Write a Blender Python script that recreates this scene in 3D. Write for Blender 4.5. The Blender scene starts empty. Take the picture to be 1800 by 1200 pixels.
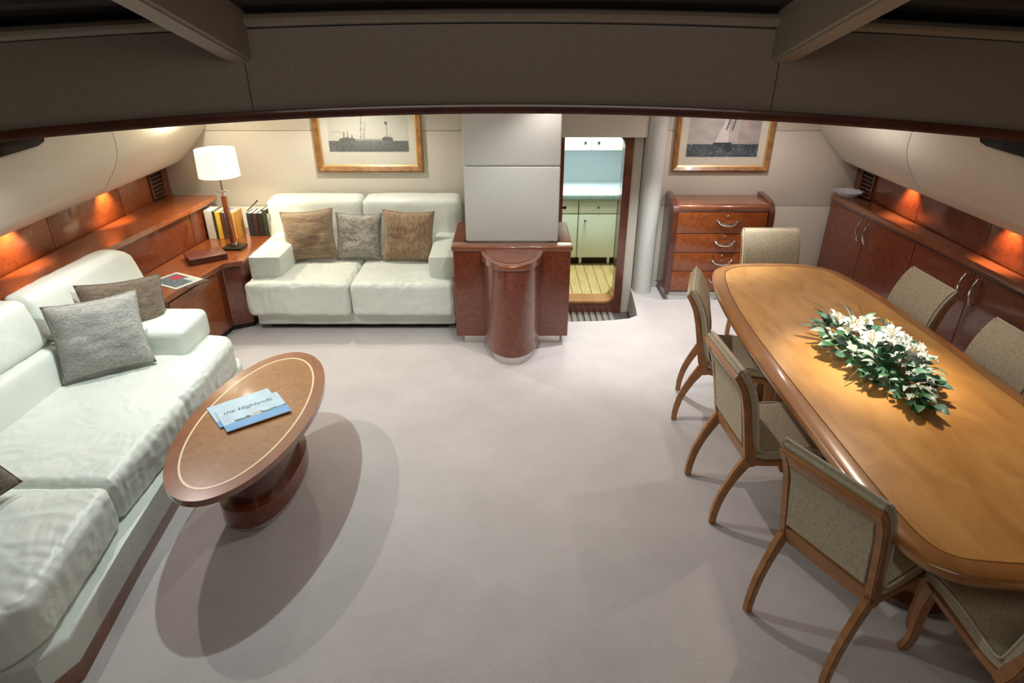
import bpy, bmesh, math, random
from mathutils import Vector, Matrix, noise
random.seed(7)
D = bpy.data; S = bpy.context.scene; COL = S.collection
PI = math.pi
# ------------------------------------------------------------------ camera
cam = D.cameras.new('camera'); co = D.objects.new('camera', cam); COL.objects.link(co)
cam.sensor_width = 36; cam.lens = 1110/1800*36; cam.clip_start = .01
co.location = (0, 0, 2.3); co.rotation_euler = (PI/2 - math.radians(26.8), 0, 0)
S.camera = co
# ------------------------------------------------------------------ world, light, exposure
w = D.worlds.new('night'); S.world = w; w.use_nodes = True
w.node_tree.nodes['Background'].inputs[0].default_value = (.02, .025, .035, 1)
w.node_tree.nodes['Background'].inputs[1].default_value = .15
S.view_settings.view_transform = 'Standard'; S.view_settings.look = 'None'
S.view_settings.exposure = 0; S.view_settings.gamma = 1; S.view_settings.use_curve_mapping = False
NEUT = (1, .95, .90); COOL = (.90, 1, .98); WARM = (1, .80, .55); PINK = (1, .90, .86); AMB = (1, .60, .32)
def spot(loc, tgt, W, ang, blend, col, rad=.02):
    l = D.lights.new('spot', 'SPOT'); o = D.objects.new('spot', l); COL.objects.link(o)
    l.energy = W; l.spot_size = math.radians(ang); l.spot_blend = blend; l.color = col; l.shadow_soft_size = rad
    o.location = loc; o.rotation_euler = (Vector(tgt)-Vector(loc)).to_track_quat('-Z', 'Y').to_euler(); return o
def area(loc, tgt, W, sx, sy, col):
    l = D.lights.new('area', 'AREA'); o = D.objects.new('area', l); COL.objects.link(o)
    l.shape = 'RECTANGLE'; l.size = sx; l.size_y = sy; l.energy = W; l.color = col
    o.location = loc; o.rotation_euler = (Vector(tgt)-Vector(loc)).to_track_quat('-Z', 'Y').to_euler(); return o
# saloon ceiling downlights
spot((-1.53, 3.13, 1.965), (-1.35, 2.6, 0), 66, 150, .6, (.86, 1, 1), .015)
spot((-2.22, 3.42, 1.965), (-1.9, 2.95, .2), 50, 130, .7, PINK, .015)
spot((-2.55, 5.2, 1.96), (-2.55, 5.3, 0), 20, 140, .8, (1, .97, .8), .03)
spot((-1.35, 5.25, 1.965), (-1.30, 4.9, 0), 44, 150, .6, (1, .97, .88), .015)
spot((.0, 3.3, 1.965), (0.0, 4.6, .55), 40, 78, .9, (.97, 1, .97), .02)  # added spot, aimed to brighten the column front
spot((.4, 3.3, 1.965), (0.4, 2.9, 0), 36, 150, .8, PINK, .02)
spot((.25, 4.4, 1.965), (.3, 4.3, 0), 10, 120, .7, PINK, .015)
spot((1.25, 4.75, 1.965), (1.28, 4.8, 0), 130, 85, .7, (.97, 1, 1), .015)
spot((1.85, 5.1, 1.965), (1.85, 5.45, 0), 30, 140, .8, PINK, .02)
spot((1.86, 3.12, 1.965), (1.80, 2.80, .75), 135, 48, 1.0, (1, .86, .66), .03)
spot((1.84, 3.14, 1.965), (1.84, 2.4, 0), 18, 150, .8, PINK, .02)
spot((1.9, 3.2, 1.965), (1.86, 2.1, .75), 60, 62, 1.0, WARM, .03)  # extra spot added to brighten the near end of the dining table
spot((2.3, 4.75, 1.965), (2.5, 4.75, 0), 18, 150, .8, PINK, .03)
# small amber lights under the hull panels
for x, y in ((-3.02, 4.76), (-3.02, 3.74), (3.02, 4.87), (3.02, 3.78), (-3.02, 2.75), (3.02, 2.75)):
    spot((x*.995, y, 1.235), (x*1.033, y, .93), 26, 84, .9, AMB, .01)
# galley ceiling light, wheelhouse fill
area((.8, 6.5, 1.85), (.8, 6.6, 0), 40, .5, .5, (.93, 1, .95))
area((0, .2, 3.1), (0, 2.6, 0), 27, 2.6, 1.2, (1, .92, .84))
area((0, 4.2, 1.94), (0, 4.2, 0), 9, 5, 2, (1, .95, .90))  # broad soft fill added under the saloon ceiling, not a fitting

# ------------------------------------------------------------------ materials
def M(name, col=(.5, .5, .5), rough=.5, metal=0, coat=0, spec=.5, coat_r=.05):
    m = D.materials.new(name); m.use_nodes = True; b = m.node_tree.nodes['Principled BSDF']
    b.inputs['Base Color'].default_value = (*col, 1); b.inputs['Roughness'].default_value = rough
    b.inputs['Metallic'].default_value = metal; b.inputs['Coat Weight'].default_value = coat
    b.inputs['Coat Roughness'].default_value = coat_r; b.inputs['Specular IOR Level'].default_value = spec
    return m
def N(m, t, **k):
    n = m.node_tree.nodes.new(t)
    for a, v in k.items():
        if hasattr(n, a): setattr(n, a, v)
        else: n.inputs[a.replace('_', ' ')].default_value = v
    return n
def L(m, a, b): m.node_tree.links.new(a, b)
def bsdf(m): return m.node_tree.nodes['Principled BSDF']
def coords(m, scale=(1, 1, 1), obj=True):
    tc = N(m, 'ShaderNodeTexCoord'); mp = N(m, 'ShaderNodeMapping')
    mp.inputs['Scale'].default_value = scale; L(m, tc.outputs['Object'], mp.inputs[0]); return mp.outputs[0]
def ramp(m, fac, stops):
    r = N(m, 'ShaderNodeValToRGB'); e = r.color_ramp.elements
    while len(e) < len(stops): e.new(.5)
    for i, (p, c) in enumerate(stops): e[i].position = p; e[i].color = (*c, 1)
    L(m, fac, r.inputs[0]); return r.outputs[0]
def bump(m, h, s=.3, d=.01):
    b = N(m, 'ShaderNodeBump'); b.inputs['Strength'].default_value = s; b.inputs['Distance'].default_value = d
    L(m, h, b.inputs['Height']); L(m, b.outputs[0], bsdf(m).inputs['Normal'])
def noisy(name, stops, scale, sc=(1, 1, 1), rough=.5, coat=0, detail=6, dist=0, bs=0, bd=.005, spec=.5, coat_r=.05):
    m = M(name, rough=rough, coat=coat, spec=spec, coat_r=coat_r); v = coords(m, sc)
    n = N(m, 'ShaderNodeTexNoise', Scale=scale, Detail=detail, Distortion=dist); L(m, v, n.inputs['Vector'])
    L(m, ramp(m, n.outputs['Fac'], stops), bsdf(m).inputs['Base Color'])
    if bs: bump(m, n.outputs['Fac'], bs, bd)
    return m
CH = noisy('cherry_burl', [(.25, (.095, .017, .006)), (.5, (.155, .032, .010)), (.75, (.215, .052, .016))], 32, (1, 1, 1), .35, .85, 10, 1.2, coat_r=.08)
CHL = noisy('cherry_light', [(.25, (.17, .037, .009)), (.5, (.245, .062, .014)), (.75, (.32, .09, .022))], 28, (1, 1, 1), .32, .8, 10, 1.0, coat_r=.08)
CHD = noisy('cherry_dark', [(.3, (.075, .020, .010)), (.7, (.14, .038, .018))], 8, (1, 1, 1), .3, .8, 8, .6, coat_r=.07)
CHE = noisy('cherry_edge', [(.3, (.17, .05, .018)), (.7, (.25, .078, .028))], 6, (1, 1, 1), .25, 1, 6, .3)
CHS = noisy('cherry_satin', [(.3, (.11, .026, .009)), (.7, (.18, .045, .015))], 8, rough=.5, spec=.3)
HON = noisy('honey_veneer', [(.25, (.46, .21, .05)), (.5, (.58, .29, .078)), (.78, (.68, .37, .115))], 3.5, (2.2, .8, 1), .34, .35, 9, 1.1, coat_r=.15)
HONE = noisy('honey_edge', [(.3, (.30, .125, .035)), (.7, (.42, .185, .055))], 3, (3, 1, 1), .28, .6, 8, .6, coat_r=.1)
BEE = noisy('beech_frame', [(.3, (.31, .13, .042)), (.7, (.43, .20, .068))], 5, (1, 1, 5), .38, .25, 8, .5)
FAB = noisy('olive_fabric', [(.3, (.38, .325, .22)), (.7, (.54, .475, .34))], 90, (1, 1, 1), .9, 0, 5, 0, .5, .003, spec=.2)
FABP = M('olive_piping', (.58, .52, .40), .85, spec=.2)
LEA = noisy('white_leather', [(.3, (.66, .70, .635)), (.7, (.74, .78, .71))], 3, (1, 1, 1), .42, 0, 4, 0, 0)
def leather_bump(m):
    v = coords(m); a = N(m, 'ShaderNodeTexNoise', Scale=9, Detail=5, Distortion=1.6); b = N(m, 'ShaderNodeTexNoise', Scale=260, Detail=2)
    L(m, v, a.inputs['Vector']); L(m, v, b.inputs['Vector'])
    mx = N(m, 'ShaderNodeMath', operation='MULTIPLY_ADD'); L(m, b.outputs['Fac'], mx.inputs[0]); mx.inputs[1].default_value = .05; L(m, a.outputs['Fac'], mx.inputs[2])
    bump(m, mx.outputs[0], .2, .015)
leather_bump(LEA)
PAN = noisy('cream_wall_leather', [(.3, (.66, .61, .52)), (.7, (.70, .65, .56))], 60, (1, 1, 1), .55, 0, 3, 0, .12, .002)
PANC = noisy('pale_column_leather', [(.3, (.60, .61, .575)), (.7, (.65, .66, .62))], 60, (1, 1, 1), .5, 0, 3, 0, .12, .002)
FASC = noisy('taupe_leather', [(.3, (.27, .22, .17)), (.7, (.32, .26, .20))], 80, (1, 1, 1), .5, 0, 3, 0, .15, .002)
CARP = M('carpet', rough=.95, spec=.1)
v = coords(CARP); a = N(CARP, 'ShaderNodeTexNoise', Scale=2.2, Detail=5, Roughness=.65); b = N(CARP, 'ShaderNodeTexNoise', Scale=180, Detail=3)
L(CARP, v, a.inputs['Vector']); L(CARP, v, b.inputs['Vector'])
mx = N(CARP, 'ShaderNodeMath', operation='MULTIPLY_ADD'); L(CARP, b.outputs['Fac'], mx.inputs[0]); mx.inputs[1].default_value = .35; L(CARP, a.outputs['Fac'], mx.inputs[2])
L(CARP, ramp(CARP, mx.outputs[0], [(.4, (.52, .48, .468)), (.95, (.63, .59, .575))]), bsdf(CARP).inputs['Base Color']); bump(CARP, b.outputs['Fac'], .6, .006)
STEEL = M('brushed_steel', (.62, .60, .57), .3, 1); CHR = M('chrome', (.8, .78, .75), .12, 1)
BLK = M('black_gap', (.012, .008, .006), .6); DARK = M('dark_metal', (.05, .045, .04), .3, .6)
GLS = M('dark_window_glass', (.004, .004, .005), .06, 0, 0, .5)
MINT = M('mint_lacquer', (.66, .74, .60), .35, 0, .3); MINTE = M('mint_reveal', (.25, .30, .23), .5)
WTOP = noisy('green_grey_stone', [(.3, (.16, .24, .20)), (.7, (.24, .33, .28))], 40, rough=.2)
SPL = M('pale_blue_splashback', (.60, .68, .76), .25); BAMB = noisy('bamboo_plank', [(.3, (.50, .37, .15)), (.7, (.66, .50, .23))], 8, (6, 1, 1), .3, .4)
GOLD = noisy('gilt_frame', [(.3, (.20, .085, .022)), (.7, (.42, .20, .06))], 18, rough=.35, coat=.3); GOLD2 = M('gilt_inner', (.60, .38, .15), .35, .4)
MATB = M('mount_board', (.78, .73, .62), .8)
CREAM = M('cream_inlay', (.75, .58, .36), .35, coat=.5)
WHP = M('white_plinth', (.72, .74, .72), .4)
LEAF1 = M('leaf_green', (.045, .15, .065), .4, spec=.6); LEAF2 = M('leaf_teal', (.10, .24, .17), .45); LEAF3 = M('leaf_grey', (.30, .40, .33), .55)
PETAL = M('white_petal', (.58, .61, .60), .5); PETAL.node_tree.nodes['Principled BSDF'].inputs['Subsurface Weight'].default_value = .1
STAM = M('yellow_stamen', (.62, .50, .18), .6); TWIG = M('pale_twig', (.42, .36, .20), .7); TWIGD = M('dark_twig', (.12, .13, .05), .7)
BOXL = M('brown_leather_box', (.12, .032, .022), .35, coat=.3)
def pillow_mat(name, c1, c2, scale, sc, bs=.7):
    m = M(name, rough=.85, spec=.25); v = coords(m, sc)
    n = N(m, 'ShaderNodeTexNoise', Scale=scale, Detail=6, Distortion=1.5, Roughness=.6); L(m, v, n.inputs['Vector'])
    L(m, ramp(m, n.outputs['Fac'], [(.35, c1), (.62, c2)]), bsdf(m).inputs['Base Color']); bump(m, n.outputs['Fac'], bs, .008)
    bsdf(m).inputs['Sheen Weight'].default_value = .3
    return m
PBR = pillow_mat('brown_wavy_velvet', (.19, .125, .075), (.36, .26, .17), 14, (1, 1, 6)); PBR2 = pillow_mat('brown_wavy_velvet_upright', (.20, .125, .07), (.38, .26, .16), 14, (3.5, 1, 1.2))
PGR = pillow_mat('grey_crushed_fabric', (.20, .18, .14), (.44, .42, .37), 22, (1, 1, 1.6)); PGR2 = pillow_mat('silver_woven_fabric', (.23, .22, .19), (.46, .46, .42), 38, (1, 1, 3.5))
PTA = pillow_mat('taupe_velvet', (.085, .062, .042), (.19, .145, .10), 20, (1, 1, 4))
SHADE = M('lamp_shade_fabric', (.9, .86, .74), .8)
bsdf(SHADE).inputs['Emission Color'].default_value = (1, .93, .74, 1); bsdf(SHADE).inputs['Emission Strength'].default_value = .95
BOOKM = {k: M('book_' + k, c, .5) for k, c in dict(white=(.62, .60, .53), green=(.03, .05, .02), yellow=(.75, .48, .05), brown=(.10, .045, .02), purple=(.22, .05, .13), orange=(.72, .36, .08), navy=(.02, .03, .035), oxblood=(.055, .02, .015), black=(.02, .018, .015), grey=(.35, .36, .32), blue=(.06, .15, .32)).items()}
PAGE = M('book_pages', (.75, .73, .66), .8)
GLASSC = M('crystal', (.9, .9, .95), .08); bsdf(GLASSC).inputs['Transmission Weight'].default_value = .6; bsdf(GLASSC).inputs['IOR'].default_value = 1.5
VC = D.materials.new('printed_colours'); VC.use_nodes = True
va = VC.node_tree.nodes.new('ShaderNodeVertexColor'); va.layer_name = 'col'
VC.node_tree.links.new(va.outputs[0], bsdf(VC).inputs['Base Color']); bsdf(VC).inputs['Roughness'].default_value = .55
VCG = VC.copy(); VCG.name = 'printed_gloss'; bsdf(VCG).inputs['Roughness'].default_value = .25
PGL = D.materials.new('picture_glass'); PGL.use_nodes = True; nt = PGL.node_tree; nt.nodes.clear()
o_ = nt.nodes.new('ShaderNodeOutputMaterial'); mi = nt.nodes.new('ShaderNodeMixShader'); fr = nt.nodes.new('ShaderNodeFresnel'); tr = nt.nodes.new('ShaderNodeBsdfTransparent'); gl = nt.nodes.new('ShaderNodeBsdfGlossy')
gl.inputs['Roughness'].default_value = .02; fr.inputs[0].default_value = 1.25
mi.inputs[0].default_value = .07; nt.links.new(tr.outputs[0], mi.inputs[1]); nt.links.new(gl.outputs[0], mi.inputs[2]); nt.links.new(mi.outputs[0], o_.inputs[0])

# ------------------------------------------------------------------ mesh helpers
def wloc(p):
    v = Vector((0, 0, 0))
    while p: v += p.location; p = p.parent
    return v
def link(name, me, m, parent=None, local=False, smooth=False, sharp=35):
    o = D.objects.new(name, me); COL.objects.link(o)
    if m and not me.materials: me.materials.append(m)
    if smooth:
        me.polygons.foreach_set('use_smooth', [True]*len(me.polygons))
        me.set_sharp_from_angle(angle=math.radians(sharp))
    if parent:
        o.parent = parent
        if not local: me.transform(Matrix.Translation(-wloc(parent)))
    return o
def obj(name, bm, m, parent=None, local=False, smooth=True, sharp=35):
    me = D.meshes.new(name); bmesh.ops.recalc_face_normals(bm, faces=bm.faces[:]); bm.to_mesh(me); bm.free()
    return link(name, me, m, parent, local, smooth, sharp)
def thing(name, label, cat, loc=(0, 0, 0), rz=0, group=None):
    o = D.objects.new(name, None); COL.objects.link(o); o.location = loc; o.rotation_euler = (0, 0, rz); o.empty_display_size = .1
    return tag(o, label, cat, group)
def tag(o, label, cat, group=None):
    o['label'] = label; o['category'] = cat
    if group: o['group'] = group
    return o
def struct(o): o['kind'] = 'structure'; return o
def dup(root, loc, rz, label):
    r = root.copy(); COL.objects.link(r); r.location = loc; r.rotation_euler = (0, 0, rz); r['label'] = label
    for ch in list(root.children):
        c = ch.copy(); COL.objects.link(c); c.parent = r
        for g in ch.children:
            d = g.copy(); COL.objects.link(d); d.parent = c
    return r
def box(bm, x0, x1, y0, y1, z0, z1, bev=0, seg=2):
    r = bmesh.ops.create_cube(bm, size=1)['verts']
    for v in r: v.co = Vector(((x0+x1)/2+v.co.x*(x1-x0), (y0+y1)/2+v.co.y*(y1-y0), (z0+z1)/2+v.co.z*(z1-z0)))
    if bev:
        es = {e for v in r for e in v.link_edges}
        bmesh.ops.bevel(bm, geom=list(es), offset=bev, segments=seg, affect='EDGES', profile=.5)
    return bm
def nb(): return bmesh.new()
def bx(*a, **k): return box(nb(), *a, **k)
def prism(bm, pts, z0, z1, bev=0, seg=3, only_top=False, f=None):
    lo = [bm.verts.new((x, y, z0)) for x, y in pts]; hi = [bm.verts.new((x, y, z1)) for x, y in pts]; n = len(pts)
    bm.faces.new(lo[::-1]); top = bm.faces.new(hi)
    for i in range(n): bm.faces.new((lo[i], lo[(i+1) % n], hi[(i+1) % n], hi[i]))
    if bev:
        es = list(top.edges)
        if not only_top: es += [e for v in lo for e in v.link_edges if e.other_vert(v) in lo]
        bmesh.ops.bevel(bm, geom=list(set(es)), offset=bev, segments=seg, affect='EDGES', profile=.5)
    if f:
        for v in bm.verts: v.co = f(v.co)
    return bm
def catmull(p, n=6, closed=False):
    out = []; m = len(p); rng = range(m if closed else m-1)
    for i in rng:
        if closed: a, b, c, d = p[(i-1) % m], p[i], p[(i+1) % m], p[(i+2) % m]
        else: a, b, c, d = p[max(i-1, 0)], p[i], p[i+1], p[min(i+2, m-1)]
        for k in range(n):
            t = k/n
            out.append(tuple(.5*((2*b[j])+(-a[j]+c[j])*t+(2*a[j]-5*b[j]+4*c[j]-d[j])*t*t+(-a[j]+3*b[j]-3*c[j]+d[j])*t**3) for j in range(len(b))))
    if not closed: out.append(tuple(p[-1]))
    return out
def tube(bm, pts, r, seg=8, cap=True):
    rs = r if isinstance(r, (list, tuple)) else [r]*len(pts); pts = [Vector(p) for p in pts]; rings = []
    up = Vector((0, 0, 1))
    for i, p in enumerate(pts):
        t = (pts[min(i+1, len(pts)-1)]-pts[max(i-1, 0)]).normalized()
        a = t.cross(up if abs(t.z) < .9 else Vector((0, 1, 0))).normalized(); b = t.cross(a)
        rings.append([bm.verts.new(p+(a*math.cos(q)+b*math.sin(q))*rs[i]) for q in (2*PI*k/seg for k in range(seg))])
    for A, B in zip(rings, rings[1:]):
        for k in range(seg): bm.faces.new((A[k], A[(k+1) % seg], B[(k+1) % seg], B[k]))
    if cap: bm.faces.new(rings[0][::-1]); bm.faces.new(rings[-1])
    return bm
def lathe(bm, prof, c=(0, 0), seg=32, sx=1, sy=1):
    rings = [[bm.verts.new((c[0]+r*sx*math.cos(2*PI*k/seg), c[1]+r*sy*math.sin(2*PI*k/seg), z)) for k in range(seg)] for r, z in prof]
    for A, B in zip(rings, rings[1:]):
        for k in range(seg): bm.faces.new((A[k], A[(k+1) % seg], B[(k+1) % seg], B[k]))
    bm.faces.new(rings[0][::-1]); bm.faces.new(rings[-1]); return bm
def sweep(bm, prof, y0, y1, ny=1, cap=True, axis='y', f=None):
    """closed profile of (a,z) swept along y (a=x) or along x (a=y)"""
    rows = []
    for k in range(ny+1):
        t = y0+(y1-y0)*k/ny
        rows.append([bm.verts.new(f(a, t, z) if f else ((a, t, z) if axis == 'y' else (t, a, z))) for a, z in prof])
    n = len(prof)
    for A, B in zip(rows, rows[1:]):
        for i in range(n): bm.faces.new((A[i], A[(i+1) % n], B[(i+1) % n], B[i]))
    if cap: bm.faces.new(rows[0][::-1]); bm.faces.new(rows[-1])
    return bm
def fbm(p, s, o=0): return noise.noise(Vector((p[0]*s+o, p[1]*s+o*1.7, p[2]*s-o)))
def cushion(x0, x1, y0, y1, z0, z1, r=.06, n=26, puff=.02, wr=.006, seed=0, gather=None, gz=.0, sag=0):
    """rounded upholstered block with crown, folds and, along one edge, small gathers"""
    bm = nb(); hx, hy, hz = (x1-x0)/2, (y1-y0)/2, (z1-z0)/2; c = Vector(((x0+x1)/2, (y0+y1)/2, (z0+z1)/2))
    m = max(hx, hy); nx, ny, nz = [max(6, int(n*h/m)) for h in (hx, hy, hz)]
    vd = {}
    def vert(i, j, k):
        if (i, j, k) in vd: return vd[i, j, k]
        p = Vector((-1+2*i/nx, -1+2*j/ny, -1+2*k/nz)); q = Vector((p.x*hx, p.y*hy, p.z*hz))
        core = Vector((max(-hx+r, min(hx-r, q.x)), max(-hy+r, min(hy-r, q.y)), max(-hz+r, min(hz-r, q.z))))
        d = q-core
        nrm = d.normalized() if d.length > 1e-6 else p.normalized()
        if d.length > 1e-6: q = core+nrm*r if sum(abs(a) > 1e-6 for a in d) > 1 else core+nrm*r
        cx, cy, cz = (1-abs(p.x)**3), (1-abs(p.y)**3), (1-abs(p.z)**2)
        if abs(p.z) == 1 or nrm.z: q.z += nrm.z*puff*cx*cy - (sag*cx*cy if p.z > 0 else 0)
        q.x += nrm.x*puff*.5*cy*cz; q.y += nrm.y*puff*.5*cx*cz
        g = q+c
        a = fbm(g, 5, seed)*wr*1.3; wx = .12*fbm(g, 6, seed+3); b = (-abs(fbm((g.x+wx, g.y*1.3+wx, g.z), 9, seed+9))*1.8-abs(fbm((g.x*1.8-wx, g.y+wx*1.5, g.z), 17, seed+5))*1.1)*wr
        q += nrm*(a+b)
        if gather:
            ax, sg = gather
            e = p[ax]*sg
            if e > .2 and p.z > -.7:
                t = g.y if ax == 0 else g.x
                wgt = max(0, 1-abs(e-.92)/.5)*(1 if p.z > .2 else .6)
                q += nrm*gz*wgt*(math.sin(t*85+4*fbm(g, 7, seed))*.6+fbm((t*22, p.z, seed), 1)*1.2)
        vd[i, j, k] = bm.verts.new(q+c); return vd[i, j, k]
    def face(a): bm.faces.new([vert(*t) for t in a])
    for i in range(nx):
        for j in range(ny):
            face([(i, j, 0), (i, j+1, 0), (i+1, j+1, 0), (i+1, j, 0)]); face([(i, j, nz), (i+1, j, nz), (i+1, j+1, nz), (i, j+1, nz)])
    for i in range(nx):
        for k in range(nz):
            face([(i, 0, k), (i+1, 0, k), (i+1, 0, k+1), (i, 0, k+1)]); face([(i, ny, k), (i, ny, k+1), (i+1, ny, k+1), (i+1, ny, k)])
    for j in range(ny):
        for k in range(nz):
            face([(0, j, k), (0, j, k+1), (0, j+1, k+1), (0, j+1, k)]); face([(nx, j, k), (nx, j+1, k), (nx, j+1, k+1), (nx, j, k+1)])
    return bm
def pillow(w_, h, t, seed=0, n=26, wr=.01):
    bm = nb(); g = {}
    for s in (-1, 1):
        for i in range(n+1):
            for j in range(n+1):
                u, v = -1+2*i/n, -1+2*j/n; edge = i in (0, n) or j in (0, n)
                if edge and (1, i, j) in g or edge and (-1, i, j) in g: g[s, i, j] = g.get((1, i, j)) or g.get((-1, i, j)); continue
                x = u*w_/2*(1-.09*(1-v*v)**1.0*abs(u)); z = v*h/2*(1-.09*(1-u*u)*abs(v))
                y = s*t/2*((1-u**4)*(1-v**4))**.55
                k = (1-max(abs(u), abs(v))**4)
                y += s*(fbm((x, s, z), 7, seed)*wr*2+fbm((x*.6, s, z*2), 16, seed)*wr)*k - s*.03*max(0, v)*k*0
                g[s, i, j] = bm.verts.new((x, y, z))
    for s in (-1, 1):
        for i in range(n):
            for j in range(n):
                q = [g[s, i, j], g[s, i+1, j], g[s, i+1, j+1], g[s, i, j+1]]
                bm.faces.new(q if s < 0 else q[::-1])
    return bm
def vcol_grid(name, w_, h, nx, ny, fn, m=None, parent=None, thick=0):
    """flat printed sheet in its local XY plane: colours from fn(u,v)"""
    vs = [((i/nx-.5)*w_, (j/ny-.5)*h, 0) for j in range(ny+1) for i in range(nx+1)]
    fs = [(j*(nx+1)+i, j*(nx+1)+i+1, (j+1)*(nx+1)+i+1, (j+1)*(nx+1)+i) for j in range(ny) for i in range(nx)]
    me = D.meshes.new(name); me.from_pydata(vs, [], fs); ca = me.color_attributes.new('col', 'FLOAT_COLOR', 'CORNER')
    cols = []
    for j in range(ny):
        for i in range(nx):
            c = fn((i+.5)/nx, (j+.5)/ny); cols += [*c, 1]*4
    ca.data.foreach_set('color', cols); me.materials.append(m or VC)
    o = D.objects.new(name, me); COL.objects.link(o)
    if parent: o.parent = parent
    return o

# ------------------------------------------------------------------ setting: floors
YB = 5.75
SLATE = M('slate_mat', (.10, .09, .08), .8); SLAT = M('slat_brown', (.22, .19, .16), .5)
edge = [(.44, 4.93), (.75, 4.945), (.90, 4.97), (1.02, 5.0), (1.10, 5.06), (1.115, 5.2), (1.13, 5.4), (1.15, 5.72)]
fl = [(-3.3, -1.6), (3.3, -1.6), (3.3, 5.8), (1.15, 5.8)] + edge[::-1] + [(.44, 5.8), (-3.3, 5.8)]
struct(obj('floor', prism(nb(), fl, -.3, 0), CARP, smooth=False))
lf = struct(obj('floor', bx(.3, 1.3, 4.85, 5.74, -.33, -.25), SLATE))
for k in range(9): obj('grating_slat', bx(.46+k*.06, .50+k*.06, 5.35, 5.68, -.25, -.235, bev=.003), SLAT, lf)
gf = struct(obj('floor', bx(.2, 2.2, 5.75, 7.6, -.24, -.195), BLK))
for k in range(16): obj('plank', bx(.22+k*.1, .316+k*.1, 5.82, 7.5, -.2, -.18, bev=.002, seg=1), BAMB, gf)
# walls
def wall(name, x0, x1, y0, y1, z0, z1, m=PAN): return struct(obj(name, bx(x0, x1, y0, y1, z0, z1), m, smooth=False))
wb = struct(thing('wall_back', 'x', 'x')); del wb['label']; del wb['category']
def wpanel(x0, x1, z0, z1, m=PAN, y=YB, p=wb): return obj('panel', bx(x0+.002, x1-.002, y, y+.1, z0+.0015, z1-.0015, bev=.004), m, p, smooth=True)
for x0, x1 in ((-3.2, -.3), (1.14, 3.2)):
    wpanel(x0, x1, 0 if x0 > 0 else 0, .79); wpanel(x0, x1, .79, 1.455); wpanel(x0, x1, 1.455, 1.98)
wpanel(-.3, .42, -.2, 1.98); wpanel(.42, 1.14, 1.455, 1.98)
obj('soffit', bx(.35, 1.16, 5.60, 5.75, 1.422, 1.975, bev=.006), PAN, wb)
wpanel(1.062, 1.155, -.3, 1.455, y=5.70)
obj('backing', bx(-3.2, -.3, YB+.1, YB+.12, 0, 2), BLK, wb); obj('backing', bx(1.14, 3.2, YB+.1, YB+.12, 0, 2), BLK, wb)
struct(obj('baseboard_back', bx(1.15, 3.2, YB-.015, YB, 0, .07, bev=.003), STEEL))
# rounded pilaster right of the door
pp = [(1.16, YB+.02)] + [(1.245+.085*math.cos(a), 5.63+.085*math.sin(a)) for a in [PI+PI*k/12 for k in range(13)]] + [(1.33, YB+.02)]
struct(obj('wall_pilaster', prism(nb(), pp, 0, 1.98), PANC))
wall('wall_left', -3.3, -3.16, -1.6, 5.87, 0, 3.3); wall('wall_right', 3.16, 3.3, -1.6, 5.87, 0, 3.3)
wall('wall_front', -3.3, 3.3, -1.7, -1.6, 0, 3.3, FASC)
# galley shell
wall('wall_galley', .2, .3, 5.9, 7.6, -.2, 1.9, MINT); wall('wall_galley', 2.1, 2.2, 5.9, 7.6, -.2, 1.9, MINT); wall('wall_galley', .2, 2.2, 7.5, 7.6, -.2, 1.9, SPL)
wall('ceiling_galley', .2, 2.2, 5.86, 7.6, 1.9, 1.95, MINT)
# header curve
def hy(x): return 3.0-.066*x*x
def hz(x): return -.017*x*x
n = 40; xs = [-3.2+6.4*k/n for k in range(n+1)]
cl = [(x, hy(x)+.1) for x in xs] + [(3.2, 5.87), (-3.2, 5.87)]
struct(obj('ceiling', prism(nb(), cl, 1.975, 2.03), PAN, smooth=False))
struct(obj('ceiling', bx(-3.3, 3.3, -1.7, -.4, 3.25, 3.3), FASC))
def arc(prof, x0, x1, nx): return sweep(nb(), prof, x0, x1, nx, f=lambda a, t, z: (t, hy(t)+a, z+hz(t)))
hd = struct(thing('trim_1', 'x', 'x')); del hd['label']; del hd['category']
fprof = [(0, 1.978), (0, 2.295), (.12, 2.295), (.12, 1.978)]
lip = [(.0, 2.30), (-.016, 2.305), (-.026, 2.318), (-.027, 2.333), (-.018, 2.347), (.0, 2.353), (.14, 2.353), (.14, 2.30)]
for x0, x1, k in ((-3.2, -1.132, 14), (-1.128, 1.128, 20), (1.132, 3.2, 14)):
    obj('panel', arc(fprof, x0, x1, k), FASC, hd)
    e = .075 if k == 20 else 0
    obj('lip', arc(lip, x0+(0 if x0 < -3 else .03), x1-(0 if x1 > 3 else .03), k), FASC, hd)
struct(obj('trim_2', arc([(-.012, 1.935), (-.016, 1.945), (-.016, 1.968), (-.012, 1.978), (.13, 1.978), (.13, 1.935)], -3.2, 3.2, 40), CHD))
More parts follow.
